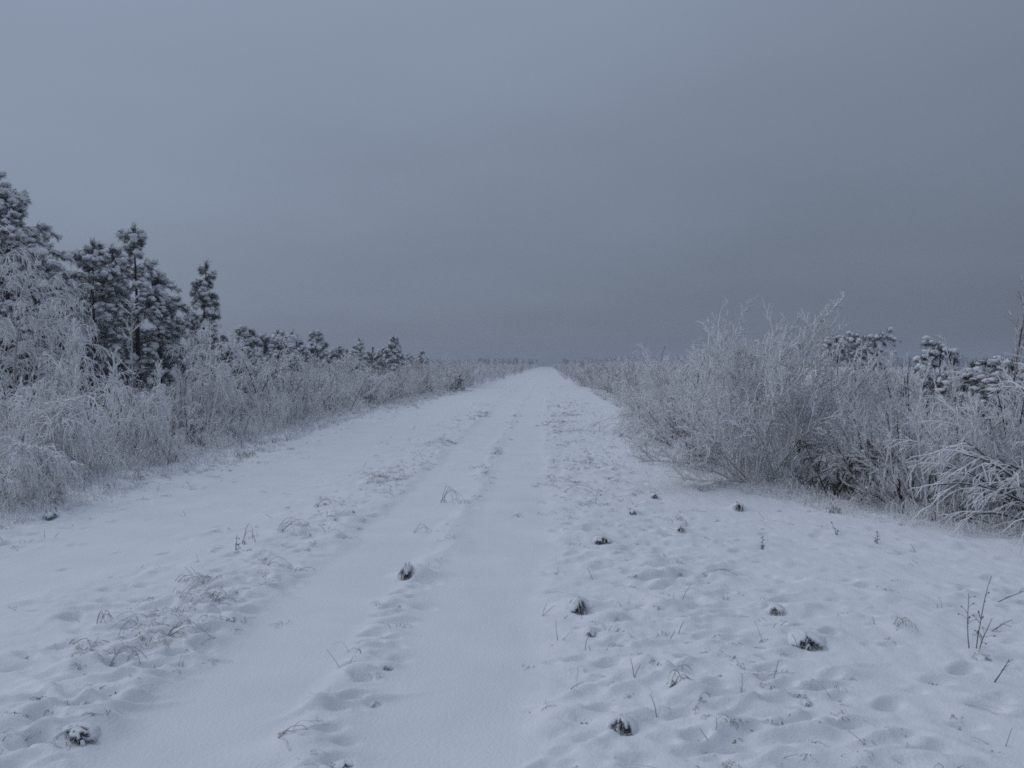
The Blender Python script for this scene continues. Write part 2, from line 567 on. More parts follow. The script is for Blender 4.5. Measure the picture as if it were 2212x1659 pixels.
def willow(seed, Hh, n0=22, n1=9, n2=7, n3=3, rad=.35, lean=.75, tw=0.0075, droop=.35):
    g = np.random.default_rng(seed)
    P0, a, q = base_disc(g, n0, rad)
    tilt = np.clip(np.abs(g.normal(0.05, lean * .62, n0)), 0, 1.35)
    a = a + g.normal(0, .5, n0)
    D = np.stack([np.sin(tilt) * np.cos(a), np.sin(tilt) * np.sin(a), np.cos(tilt)], -1)
    L = Hh * g.uniform(.78, 1.06, n0) * (1 - .08 * tilt)
    S = grow(g, P0, D, L, 8, .05, -droop * tilt)
    st, twg = MB(), MB()
    st.add(*tubes(S, taper(S, tw * 2.6, tw * .9), 4))
    p, d, t = kids(g, S, n1, .18, .97, .52, .15, .12)
    B = grow(g, p, d, np.repeat(L, n1) * .42 * (1.1 - .6 * t) * g.uniform(.6, 1.2, len(t)), 6, .08, .1)
    twg.add(*tubes(B, taper(B, tw * 1.25, tw * .7), 3))
    LB = np.linalg.norm(B[:, -1] - B[:, 0], axis=1)
    p, d, t = kids(g, B, n2, .1, .98, .6, .2, .08)
    Q = grow(g, p, d, np.repeat(LB, n2) * .45 * (1.15 - .6 * t) * g.uniform(.5, 1.2, len(t)), 4, .12, .0)
    twg.add(*tubes(Q, taper(Q, tw * .95, tw * .55), 3))
    if n3:
        LQ = np.linalg.norm(Q[:, -1] - Q[:, 0], axis=1)
        p, d, t = kids(g, Q, n3, .15, .95, .7, .25)
        W = grow(g, p, d, np.repeat(LQ, n3) * .5 * g.uniform(.5, 1.2, len(t)), 3, .15, -.1)
        twg.add(*tubes(W, taper(W, tw * .75, tw * .5), 3))
    return st, twg


def weeper(seed, Hh, bend=1.2, lean=(0.3, 0.0), n0=1, n1=16, n2=12, n3=3, tw=.0055, hang=2.4, reach=.5, spread=.12, trunk=.022):
    """birch whose snow-loaded stem bows over and whose fine twigs hang"""
    g = np.random.default_rng(seed)
    P0, a, q = base_disc(g, n0, spread)
    D = np.stack([np.full(n0, lean[0]) + g.normal(0, .3 if n0 > 1 else .05, n0), np.full(n0, lean[1]) + g.normal(0, .3 if n0 > 1 else .05, n0), np.ones(n0)], -1)
    L = Hh * (1.0 + .35 * bend) * g.uniform(.8, 1.05, n0)
    S = grow(g, P0, D, L, 12, .04, -bend, 1.6)
    st, twg = MB(), MB()
    st.add(*tubes(S, taper(S, trunk, .006), 6))
    p, d, t = kids(g, S, n1, .22, .99, .95, .2, .25)
    B = grow(g, p, d, np.repeat(L, n1) * reach * (1.1 - .65 * t) * g.uniform(.6, 1.2, len(t)), 8, .07, -hang * .75)
    twg.add(*tubes(B, taper(B, tw * 1.5, tw * .8), 3))
    LB = np.linalg.norm(B[:, -1] - B[:, 0], axis=1) + .1
    p, d, t = kids(g, B, n2, .1, .99, .7, .25, -.1)
    Q = grow(g, p, d, np.repeat(LB, n2) * .5 * g.uniform(.5, 1.25, len(t)), 5, .08, -hang)
    twg.add(*tubes(Q, taper(Q, tw, tw * .6), 3))
    if n3:
        LQ = np.linalg.norm(Q[:, -1] - Q[:, 0], axis=1) + .03
        p, d, t = kids(g, Q, n3, .1, .95, .6, .25, -.2)
        W = grow(g, p, d, np.repeat(LQ, n3) * .55 * g.uniform(.5, 1.2, len(t)), 3, .1, -hang)
        twg.add(*tubes(W, taper(W, tw * .8, tw * .5), 3))
    return st, twg


def clumps(mb, g, N, r0, r1):
    """lumps of snow caught in the twigs"""
    V = np.concatenate(mb.V)
    P = V[g.integers(0, len(V), N)]
    mb.add(*blobs(g, P + np.array([0, 0, r0 * .5]), g.uniform(r0, r1, N), .7), 1)


def sapling(seed, Hh, n1=30, n2=7, tw=.006, lean=(0, 0), ang=.6, up=.3, f=.3, base=.12, bend=0.0):
    """one upright stem, side branches pointing up, thick with rime"""
    g = np.random.default_rng(seed)
    S = grow(g, np.array([[0, 0, -.1]]), np.array([[lean[0], lean[1], 1.0]]), np.array([Hh + .1]), 9, .04, -bend, 1.5)
    st, twg = MB(), MB()
    st.add(*tubes(S, taper(S, tw * 2.4, tw), 5))
    p, d, t = kids(g, S, n1, base, .99, ang, .12, up)
    B = grow(g, p, d, Hh * f * (1.15 - t) * g.uniform(.6, 1.2, len(t)) + .06, 5, .07, .1)
    twg.add(*tubes(B, taper(B, tw * 1.3, tw * .7), 3))
    LB = np.linalg.norm(B[:, -1] - B[:, 0], axis=1)
    p, d, t = kids(g, B, n2, .1, .98, .6, .2, .1)
    Q = grow(g, p, d, np.repeat(LB, n2) * .45 * g.uniform(.4, 1.1, len(t)) + .03, 3, .1, 0)
    twg.add(*tubes(Q, taper(Q, tw * .9, tw * .5), 3))
    return st, twg


def bent_stems(seed, Hh, n0=9, side=-1, tw=.008, n1=8, n2=4, lo=.5, hi=1.3, droop=1.5):
    """several snow-coated stems leaning to one side and bowing to the ground"""
    g = np.random.default_rng(seed)
    P0, a, q = base_disc(g, n0, .45)
    tilt = g.uniform(lo, hi, n0)
    az = (math.pi if side < 0 else 0) + g.normal(0, .55, n0)
    D = np.stack([np.sin(tilt) * np.cos(az), np.sin(tilt) * np.sin(az), np.cos(tilt)], -1)
    L = Hh * g.uniform(.8, 1.4, n0)
    S = grow(g, P0, D, L, 9, .04, -droop, 1.2)
    st, twg = MB(), MB()
    st.add(*tubes(S, taper(S, tw * 1.7, tw * .8), 5))
    p, d, t = kids(g, S, n1, .2, .98, .6, .2, -.1)
    B = grow(g, p, d, np.repeat(L, n1) * .33 * g.uniform(.5, 1.2, len(t)), 5, .08, -droop)
    twg.add(*tubes(B, taper(B, tw * .9, tw * .5), 3))
    LB = np.linalg.norm(B[:, -1] - B[:, 0], axis=1)
    p, d, t = kids(g, B, n2, .1, .98, .7, .2, -.1)
    Q = grow(g, p, d, np.repeat(LB, n2) * .5 * g.uniform(.5, 1.2, len(t)), 3, .1, -droop)
    twg.add(*tubes(Q, taper(Q, tw * .7, tw * .4), 3))
    return st, twg


# ------------------------------------------------------------------ pines
def pine(seed, Hh, cw, cb=.25, dens=13, nsub=5, prof=None, droop=.9, trunk=.07, lean=(0, 0), M=16, ln=.15, snow=.65, deadlow=0, nclump=3, up0=.30, brk=False):
    g = np.random.default_rng(seed)
    S = grow(g, np.array([[0, 0, -.2]]), np.array([[lean[0], lean[1], 1.0]]), np.array([Hh + .2]), 12, .018)
    tr, cr, sn = MB(), MB(), MB()
    tr.add(*tubes(S, taper(S, trunk, .014), 7), 0)
    nb = max(8, int(dens * Hh * (1 - cb)))
    t = np.sort(g.uniform(cb, .99, nb))
    s = t * 11
    i = np.clip(s.astype(int), 0, 10)
    f = (s - i)[:, None]
    p = S[0, i] * (1 - f) + S[0, i + 1] * f
    u = (t - cb) / (1 - cb)
    wid = cw * (np.interp(u, *zip(*prof)) if prof else np.interp(u, [0, .25, .6, 1], [.8, 1, .62, .1]))
    az = g.uniform(0, 2 * math.pi, nb)
    el = up0 * (.3 + u) + g.normal(0, .15, nb)
    D = np.stack([np.cos(az) * np.cos(el), np.sin(az) * np.cos(el), np.sin(el)], -1)
    L = wid * g.uniform(.55, 1.2, nb) + .05
    B = grow(g, p, D, L, 6, .06, -droop * (1.15 - .5 * u))
    cr.add(*tubes(B, taper(B, .014, .005), 4), 0)
    p2, d2, t2 = kids(g, B, nsub, .3, 1.0, .6, .2, 0)
    Q = grow(g, p2, d2, np.repeat(L, nsub) * .35 * g.uniform(.5, 1.2, len(t2)) + .05, 4, .08, -droop)
    cr.add(*tubes(Q, taper(Q, .008, .004), 3), 0)
    p3, d3, t3 = kids(g, Q, nclump, .2, 1.0, .3, .2, -.1)
    cr.add(*needles(g, p3, d3 - np.array([0, 0, .35]), M, ln, .014, .75), 1, False)
    lead = np.array([S[0, -1] - [0, 0, .04 * q] for q in range(6)]) + g.normal(0, .015, (6, 3))
    cr.add(*needles(g, lead, np.tile([[0, 0, 1.0]], (6, 1)), M, ln, .013, .7), 1, False)
    k = g.random(len(p3)) < snow
    if brk:
        k &= g.random(len(p3)) < .9
    sp = p3[k] + d3[k] * ln * .30 + np.array([0, 0, ln * .30])
    sn.add(*blobs(g, sp, ln * .46 * g.uniform(.4, 1.6, k.sum()), .7))
    if deadlow:
        tt = g.uniform(.08, cb + .1, deadlow)
        s = tt * 11
        i = s.astype(int)
        f = (s - i)[:, None]
        p = S[0, i] * (1 - f) + S[0, i + 1] * f
        az = g.uniform(0, 2 * math.pi, deadlow)
        D = np.stack([np.cos(az), np.sin(az), np.full(deadlow, .1)], -1)
        W = grow(g, p, D, cw * g.uniform(.5, 1.1, deadlow), 6, .08, -.9)
        cr.add(*tubes(W, taper(W, .010, .004), 3), 2)
        p, d, _ = kids(g, W, 7, .2, 1, .6, .2, -.1)
        W2 = grow(g, p, d, g.uniform(.08, .3, len(p)), 3, .1, -.8)
        cr.add(*tubes(W2, taper(W2, .007, .004), 3), 2)
    return tr, cr, sn


# ------------------------------------------------------------------ placing the pointed-at tufts
def snow_shell(g, w, h):
    """thick snow roof over a hollow, open towards the track's near end"""
    na, ne = 40, 10
    az = np.linspace(0, 2 * math.pi, na, endpoint=False)
    el = np.linspace(-.25, math.pi / 2 - .05, ne)
    A, E = np.meshgrid(az, el)
    edge = .62 + .22 * np.sin(A * 3 + g.uniform(0, 6)) + g.normal(0, .10, A.shape)
    jit = 1 + .10 * np.sin(A * 2 + g.uniform(0, 6)) + .05 * g.normal(0, 1, A.shape)
    rx, ry, rz = w * .95, w * 1.25, max(h * .95, w * .28)

    def lay(s):
        return np.stack([rx * s * jit * np.cos(E) * np.cos(A), w * .62 + ry * s * jit * np.cos(E) * np.sin(A), rz * s * np.sin(E) * (.85 + .15 * jit) - .01], -1).reshape(-1, 3)
    front = (np.abs((A - 1.5 * math.pi + math.pi) % (2 * math.pi) - math.pi) < edge * 1.9) & (E < edge * 1.6)
    idx = np.arange(na * ne).reshape(ne, na)
    a, b = idx[:-1], np.roll(idx, -1, 1)[:-1]
    c, d = np.roll(idx, -1, 1)[1:], idx[1:]
    F = np.stack([a, b, c, d], -1).reshape(-1, 4)
    op = front.reshape(-1)
    F = F[~(op[F].sum(1) >= 3)]
    top = idx[-1]
    n = na * ne
    V = np.concatenate([lay(1.0), lay(.80), [[0, w * .62, rz]], [[0, w * .62, rz * .8]]])
    ft = np.stack([top, np.roll(top, -1), np.full(na, 2 * n)], -1)
    e = np.concatenate([F[:, [0, 1]], F[:, [1, 2]], F[:, [2, 3]], F[:, [3, 0]]])
    key = np.sort(e, 1)
    u, inv, cnt = np.unique(key, axis=0, return_inverse=True, return_counts=True)
    rim = e[(cnt[inv.ravel()] == 1)]
    rim = rim[~(np.isin(rim[:, 0], top) & np.isin(rim[:, 1], top))]
    mb = MB()
    mb.add(V, F, 0)
    k = mb.n - len(V)
    mb.F.append(F[:, ::-1] + n)
    mb.M.append(np.zeros(len(F)))
    mb.S.append(np.ones(len(F)))
    for q in (ft, ft[:, ::-1] + np.array([[1, n, n]]), np.stack([rim[:, 1], rim[:, 0], rim[:, 0] + n, rim[:, 1] + n], -1)):
        mb.F.append(q)
        mb.M.append(np.zeros(len(q)))
        mb.S.append(np.ones(len(q)))
    return mb


g = np.random.default_rng(21)
for k, dx, dy, wd, hg, lb in PT:
    x, y = gp(dx, dy)
    m = y / FD
    z = gz(x, y)
    w_, h_ = wd * m, hg * m
    if k == 'hollow':
        t = tag(empty('grass_tussock', (x, y, z)), lb, 'grass tussock')
        snow_shell(g, w_ * .66, max(h_, .03)).obj('snow_cap', [M_SNOW], t)
        mb = MB()
        n = int(14 + 90 * w_)
        V, F = arc_blades(g, n, w_ * .42, max(h_, .03) * .80, w_ * .30, r=.0034, K=6)
        mb.add(V + np.array([0, w_ * .18, -.012]), F)
        st_ = int(g.integers(2, 5))
        V, F = arc_blades(g, st_, w_ * .3, max(h_, .03) * 1.15, w_ * .4, r=.0065, K=6, dirs=-math.pi / 2 + g.normal(0, .5, st_))
        mb.add(V + np.array([0, w_ * .2, 0]), F, 1)
        V, F = arc_blades(g, n, w_ * .30, max(h_, .03) * .6, w_ * .2, r=.005, K=4)
        mb.add(V + np.array([0, w_ * .30, -.01]), F)
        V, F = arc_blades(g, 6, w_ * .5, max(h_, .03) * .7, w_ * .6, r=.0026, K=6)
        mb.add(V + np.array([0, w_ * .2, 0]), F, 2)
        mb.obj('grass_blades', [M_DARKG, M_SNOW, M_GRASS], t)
    elif k == 'arc':
        n = int(g.integers(2, 5))
        mb = MB()
        tt = np.linspace(0, 1, 12)[None, :]
        cnt = n
        x0 = g.normal(-w_ / 2, w_ * .07, n)
        x1 = x0 + w_ * g.uniform(.5, 1.1, n)
        sk = g.uniform(.35, .65, n)[:, None]
        up_ = np.where(tt < sk, np.sin(tt / sk * math.pi / 2), np.cos((tt - sk) / (1 - sk) * math.pi / 2) ** .8)
        P = np.stack([x0[:, None] + (x1 - x0)[:, None] * tt, g.normal(0, .03, n)[:, None] + g.normal(0, .10, n)[:, None] * tt, h_ * g.uniform(.55, 1.15, n)[:, None] * up_ - .012], -1)
        P += g.normal(0, .0025, P.shape)
        mb.add(*tubes(P, np.linspace(.0030, .0016, 12)[None, :], 4))
        p, d, _ = kids(g, P, 2, .35, 1, .9, .3, -.6)
        Q = grow(g, p, d, np.full(len(p), h_ * .55), 4, .15, -1.5)
        mb.add(*tubes(Q, .0013, 3))
        V, F = arc_blades(g, 4, .02, h_ * .22, w_ * .16, r=.0028)
        mb.add(V + np.array([-w_ * .42, 0, 0]), F)
        tag(mb.obj('bent_grass', [M_GRASS], loc=(x, y, z)), lb, 'dead grass')
    elif k == 'stalk':
        mb = MB()
        n = 3 if hg > 100 else 2
        P0 = np.stack([g.normal(0, w_ * .25, n), g.normal(0, w_ * .2, n), np.full(n, -.03)], -1)
        D = np.stack([g.normal(0, .10, n), g.normal(0, .08, n), np.ones(n)], -1)
        L = h_ * np.linspace(1.05, .5, n)
        P = grow(g, P0, D, L, 9, .05, -.1)
        mb.add(*tubes(P, np.linspace(.0034, .0016, 9)[None, :], 5))
        p, d, _ = kids(g, P, 6, .25, .95, .5, .2, -.1)
        Q = grow(g, p, d, np.full(len(p), h_ * .13), 4, .12, -.8)
        mb.add(*tubes(Q, .0016, 3))
        q = Q[:, -1]
        mb.add(*blobs(g, q, .005, 1.0), 0)
        tag(mb.obj('weed_stalk', [M_BROWN], loc=(x, y, z)), lb, 'dead weed')
    else:
        mb = MB()
        P = grow(g, np.array([[-w_ * .4, 0, -.02]]), np.array([[w_, g.normal(0, .03), h_ * 1.2]]), np.array([math.hypot(w_, h_)]), 8, .04, -.25)
        if dx < 200:
            P[:, :, 0] *= -1
        mb.add(*tubes(P, np.linspace(.0045, .002, 8)[None, :], 5))
        p, d, _ = kids(g, P, 5, .2, .95, .6, .2, 0)
        Q = grow(g, p, d, np.full(len(p), w_ * .35), 4, .1, -.3)
        mb.add(*tubes(Q, .0018, 3))
        tag(mb.obj('bare_twig', [M_BROWN], loc=(x, y, z)), lb, 'twig')

tag(scatter_grass().obj('grass', [M_GRASS, M_DARKG]), kind='stuff')


# ------------------------------------------------------------------ shrubs and saplings
class Kind:
    def __init__(self, name, parts, mats, cat):
        self.name, self.cat = name, cat
        self.me = [(pn, mb.mesh(pn, ms)) for (pn, mb), ms in zip(parts, mats)]

    def put(self, x, y, s=1.0, rz=0.0, label='', group=None, sz=None):
        t = empty(self.name, (x, y, gz(x, y)), rz, s)
        if sz:
            t.scale = (s * sz[0], s * sz[1], s * sz[2])
        for pn, me in self.me:
            o = bpy.data.objects.new(pn, me)
            C.objects.link(o)
            o.parent = t
        return tag(t, label, self.cat, group)


def shrub(name, st_tw, ms=(M_BARK, M_TWIG), cat='shrub', lumps=0):
    if lumps:
        clumps(st_tw[1], np.random.default_rng(lumps), lumps, .010, .030)
    return Kind(name, [('stems', st_tw[0]), ('crown', st_tw[1])], [[ms[0]], [ms[1], M_SNOW]], cat)


def tree(name, trio, cat='pine tree', trunk_m=None):
    ms = [M_BARK, M_NEED, M_BROWN]
    return Kind(name, list(zip(('trunk', 'crown', 'snow_clumps'), trio)), [[trunk_m or M_BARK], ms, [M_SNOW]], cat)


def spot(dx, D):
    return at(dx, 800, D)[:2]


def hgt(dy_top, D):
    return H + (788 - dy_top) / FD * D


UPR = [shrub('shrub', willow(100 + i, 2.0, 14, 8, 7, 1, .5, (.5, .8, .95)[i % 3], .0078, .4), ms=((M_TWIG, M_BARK)[i % 2], (M_HEAVY, M_TWIG, M_HEAVY, M_HEAVY, M_TWIG, M_RUST)[i]), lumps=25 + 25 * (i % 3)) for i in range(6)]
WEEP = [shrub('shrub', weeper(200 + i, 1.45, 1.3, (0.15, 0.0), 4, 7, 8, 1, .0085, 2.2, .42, .35, .013), ms=(M_BARK, M_HEAVY), lumps=160) for i in range(4)]
SAP = [shrub('sapling', sapling(300 + i, 2.0, 30, 6, .0085), ms=(M_TWIG, M_HEAVY), cat='sapling') for i in range(3)]
BENT = [shrub('shrub', bent_stems(400 + i, 1.2, 11, (-1, 1)[i % 2], .0075, 9, 5), ms=(M_HEAVY, M_HEAVY)) for i in range(3)]

# --- the ones that stand out
x, y = gp(1650, 1040)
shrub('willow_bush', ms=(M_TWIG, M_HEAVY), st_tw=willow(7, 2.55, 56, 10, 7, 2, .60, 1.0, .0080, .42), cat='willow bush').put(x + .1, y + .35, 1.0, .3, 'big fan-shaped frosted willow bush, tallest shrub right of the track')
D = 23.5
x, y = spot(1455, D)
BENT[0].put(x, y, 1.35, 0, 'low shrub bowing left over the snow at the left foot of the big willow')
x, y = spot(1500, D - 1)
BENT[2].put(x, y, 1.2, .3, 'second low bowed shrub tucked between the big willow and the track')
# brown bowed sapling beside the willow
x, y = gp(1792, 1074)
shrub('sapling', weeper(31, 1.02, .7, (.05, -.05), 4, 16, 8, 1, .009, 1.9, .25, .08, .016), ms=(M_UMBER, M_BROWN), cat='sapling').put(x, y, .86, .4, 'small dark brown sapling, bowed like a hooded figure beside the willow')
# right-hand edge
x, y = spot(2300, 9.95)
shrub('shrub', bent_stems(51, 1.3, 13, -1, .011, 8, 6, .35, 1.2, 1.0), ms=(M_BARK, M_TWIG)).put(x, y, 1.0, 0, 'sheaf of thick snow-coated stems bowing left at the right edge of the picture')
x, y = spot(2320, 11.2)
shrub('shrub', bent_stems(52, 1.7, 8, -1, .011, 10, 6, .45, .95, .7), ms=(M_HEAVY, M_HEAVY)).put(x, y, 1.0, .15, 'long snow-laden boughs arching left behind the sheaf of thick stems')
x, y = spot(1915, 11.6)
shrub('sapling', sapling(61, 1.0, 7, 3, .008, (-.06, 0)), ms=(M_HEAVY, M_HEAVY), cat='sapling').put(x, y, 1, 0, 'slim white sapling stem standing in front of the right thicket')
x, y = spot(2186, 14.2)
shrub('birch_tree', sapling(62, 3.35, 28, 6, .0078, (.0, 0), .5, .3, .22, .3), ms=(M_BARK, M_RUST), cat='birch tree').put(x, y, 1, 0, 'tall sparse bare birch rising at the right edge')
x, y = spot(2130, 15)
shrub('sapling', sapling(63, 2.5, 16, 5, .006, (-.34, 0), .5, .2, .2, .35), ms=(M_TWIG, M_TWIG), cat='sapling').put(x, y, 1, 0, 'thin bare sapling leaning left above the right thicket')
x, y = spot(1800, 15.5)
shrub('sapling', sapling(64, 2.4, 22, 6, .006, (-.05, 0), .4, .4, .25), ms=(M_TWIG, M_RUST), cat='sapling').put(x, y, 1, 0, 'upright bare sapling just right of the big willow')
x, y = spot(1945, 26)
shrub('sapling', sapling(65, 2.55, 26, 6, .008, (0, 0), .4, .4, .2), ms=(M_RUST, M_RUST), cat='sapling').put(x, y, 1, 0, 'reddish bare sapling between the flat-topped pine and the bushy small pine')
# left: birches and saplings in front of the pines
D = 19.5
x, y = spot(15, D)
shrub('birch_tree', weeper(71, hgt(560, D), .55, (.10, 0), 1, 28, 13, 2, .0085, 2.1, .30, .02, .045), ms=(M_BIRCH, M_HEAVY), cat='birch tree').put(x, y, 1, 0, 'white birch veiled in hanging frosted twigs at the left edge')
x, y = spot(-75, D + 1)
shrub('birch_tree', weeper(72, hgt(540, D), .8, (.22, 0), 1, 26, 12, 2, .0085, 2.2, .32, .02, .045), ms=(M_BIRCH, M_HEAVY), cat='birch tree').put(x, y, 1, 0, 'weeping birch leaning in from outside the left edge')
D = 18
x, y = spot(95, D)
shrub('birch_tree', weeper(73, hgt(690, D), 1.5, (.32, 0), 1, 22, 11, 2, .0085, 2.4, .34, .02, .040), ms=(M_BIRCH, M_HEAVY), cat='birch tree').put(x, y, 1, 0, 'leaning birch bowed right into a snow-laden umbrella of twigs')
for dx, dyt, D, sd, lb in ((60, 640, 20.5, 91, 'frosted weeping birch half hidden between the veiled birch and the bowed one'),
                           (135, 600, 23.0, 92, 'grey weeping birch with a lacy crown left of the round-topped pine'),
                           (372, 715, 23.5, 93, 'short weeping birch between the broad pine and the lone slim pine')):
    x, y = spot(dx, D)
    shrub('birch_tree', weeper(sd, hgt(dyt, D) * .95, .9, (.12, 0), 1, 24, 11, 2, .0085, 2.2, .30, .02, .035), ms=(M_BIRCH, M_HEAVY), cat='birch tree').put(x, y, 1, 0, lb)
D = 22
x, y = spot(292, D)
shrub('birch_tree', sapling(74, hgt(625, D), 16, 5, .011, (-.05, 0), 1.0, .15, .30, .35, .25), ms=(M_BIRCH, M_HEAVY), cat='birch tree').put(x, y, 1, 0, 'straight thin white birch stem in front of the broad pine')
D = 15
x, y = spot(158, D)
shrub('sapling', sapling(75, hgt(706, D), 42, 7, .0095, (.03, 0), .5, .35, .30), ms=(M_HEAVY, M_HEAVY), cat='sapling').put(x, y, 1, 0, 'feathery white sapling, tallest in front of the bowed birch')
D = 15.5
x, y = spot(237, D)
shrub('sapling', sapling(76, hgt(775, D), 34, 7, .0095, (0, 0), .45, .35, .26), ms=(M_HEAVY, M_HEAVY), cat='sapling').put(x, y, 1, 0, 'shorter feathery white sapling right of the tallest feathery one')
D = 17
x, y = spot(345, D)
SAP[1].put(x, y, hgt(780, D) / 2, 1.2, 'narrow frosted sapling below the right side of the broad pine')
D = 20
x, y = spot(447, D)
shrub('shrub', weeper(77, hgt(745, D), .8, (-.02, 0), 2, 22, 10, 2, .0085, 2.2, .33, .05, .022), ms=(M_HEAVY, M_HEAVY), lumps=200).put(x, y, 1, 0, 'cone-shaped snow-laden shrub at the foot of the lone slim pine')
D = 12
for dx, dyt, D, sd, ln_, lb in (
        (5, 835, 12.2, 81, .3, 'rounded snow-heavy shrub like a dome at the left edge'),
        (165, 850, 13.2, 82, .05, 'drooping white shrub with a fan of stems on top, right of the dome-shaped one'),
        (290, 860, 14.6, 83, .2, 'low rounded weeping shrub in the middle of the left bank'),
        (0, 970, 10.4, 84, .5, 'low bowed shrub touching the snow at the left edge'),
        (105, 1000, 11.0, 85, .1, 'smallest mop-shaped snowy shrub at the front of the left bank')):
    x, y = spot(dx, D)
    shrub('shrub', weeper(sd, hgt(dyt, D) * .92, 1.2, (ln_, 0), 3, 13, 9, 2, .0080, 2.4, .40, .14, .016), ms=(M_HEAVY, M_HEAVY), lumps=220).put(x, y, 1, 0, lb)

# --- pines
PR_SLIM = [(0, 1.0), (.2, .9), (.35, .55), (.55, .7), (.75, .5), (.9, .3), (1, .04)]
PR_TOP = [(0, .7), (.3, 1.0), (.6, .85), (.8, .5), (.93, .22), (1, .04)]


def put_pine(dx, dyt, D, seed, cw, cb, lb, dens=13, prof=None, name='pine_tree', **kw):
    x, y = spot(dx, D)
    tree(name, pine(seed, hgt(dyt, D), cw, cb, dens, prof=prof, **kw)).put(x, y, 1, 0, lb)


put_pine(18, 388, 23, 501, 1.75, .30, 'tallest snow-covered pine at the left edge', prof=PR_TOP, dens=30, trunk=.10, snow=.8)
put_pine(-22, 345, 24.5, 502, 1.8, .40, 'pine top cut off by the left edge, above the weeping birch', prof=PR_TOP, dens=24, trunk=.10, snow=.75)
put_pine(203, 506, 26, 503, 1.0, .52, 'round-topped pine with a bare dark trunk, left of the broad one', prof=PR_TOP, dens=20, snow=.75, trunk=.085, deadlow=6)
put_pine(302, 476, 27, 504, 1.4, .30, 'broad pointed snow-covered pine, tallest of the middle group', prof=[(0, .8), (.25, 1.05), (.5, .85), (.75, .45), (.9, .2), (1, .04)], dens=19, trunk=.10, snow=.85)
put_pine(348, 590, 28, 505, 1.0, .30, 'lower pine pressed against the right side of the broad one', prof=PR_TOP, dens=15, trunk=.08, snow=.85)
put_pine(250, 520, 28.5, 506, .75, .5, 'pine with a rounded head behind the gap beside the broad one', prof=PR_TOP, trunk=.08)
put_pine(430, 556, 27.5, 507, .52, .50, 'lone slim pine with a bare lower trunk, right of the tall group', prof=PR_SLIM, dens=19, trunk=.065, deadlow=16, snow=.5, ln=.13, lean=(.02, 0))
GP = 'dark pines filling the stand behind'
filler = [tree('pine_tree', pine(520 + i, 4.6, 1.5, .10, 18, 5, PR_TOP, snow=.45, trunk=.09, M=15, ln=.17)) for i in range(3)]
for i, (dx, dyt, D) in enumerate([(-90, 600, 27), (40, 640, 28), (110, 600, 31), (150, 680, 29), (235, 755, 31), (300, 715, 32), (355, 690, 31), (-30, 560, 30), (70, 545, 33), (185, 690, 34), (-160, 560, 29), (270, 700, 30), (385, 735, 33), (10, 700, 25.5), (90, 720, 26), (170, 720, 27.5), (330, 720, 29.5), (-60, 680, 26), (130, 700, 33), (0, 560, 26.5), (60, 585, 27.5), (112, 570, 29)]):
    x, y = spot(dx, D)
    filler[i % 3].put(x, y, hgt(dyt, D) / 4.6, i * 1.3, 'dark snow-dusted pine in the shade behind the front row of left pines', GP)
small = [tree('pine_tree', pine(540 + i, 2.6, .9, .08, 26, 5, [(0, .9), (.3, 1.0), (.6, .7), (.85, .35), (1, .06)], snow=.62, trunk=.05, ln=.14)) for i in range(4)]
for i, (dx, dyt, D, lb) in enumerate([
        (484, 728, 36, 'dark little pine just right of the lone slim pine'),
        (536, 704, 40, 'round-headed small pine, first high one past the lone slim pine'),
        (568, 722, 42, 'low dark pine right of the first round-headed small one'),
        (604, 714, 44, 'narrow small pine in the middle of the left skyline row'),
        (622, 712, 40, 'bent small pine touching the narrow one on the left skyline'),
        (686, 712, 52, 'twin-headed small pine with snow on its shoulders'),
        (655, 745, 50, 'sunken small pine left of the twin-headed one'),
        (779, 732, 70, 'pointed dark little pine standing clear on the skyline'),
        (802, 748, 72, 'shorter companion pine right of the pointed dark one'),
        (850, 726, 76, 'darkest cone-shaped little pine on the skyline'),
        (912, 756, 92, 'broad low snowy pine, last one before the thicket runs down'),
        (885, 762, 88, 'faint small pine between the cone-shaped and the broad low one'),
        (510, 722, 44, 'half-hidden pine behind the dark little one')]):
    x, y = spot(dx, D)
    h_ = hgt(dyt, D)
    small[i % 4].put(x, y, 1, i * 1.7, lb, sz=(1.3, 1.3, h_ / 2.6))
for i in range(22):
    D = float(g.uniform(34, 66))
    el, er = edges(D)
    x = float(el) - g.uniform(3.5, 12)
    h_ = g.uniform(2.5, 3.35)
    small[i % 4].put(x, D, 1, i * 2.3, 'small snowy pine sunk in the left thicket, only its tip above the shrubs', 'pine tips in the left thicket', sz=(1.1, 1.1, h_ / 2.6))
x, y = gp(990, 846)
tree('spruce_tree', pine(560, 1.15, .5, .02, 40, 5, [(0, 1), (.5, .6), (1, .1)], snow=.7, trunk=.03, ln=.12, up0=.2), 'spruce tree').put(x, y, 1, 0, 'knee-high dark spruce alone at the left edge of the far track')
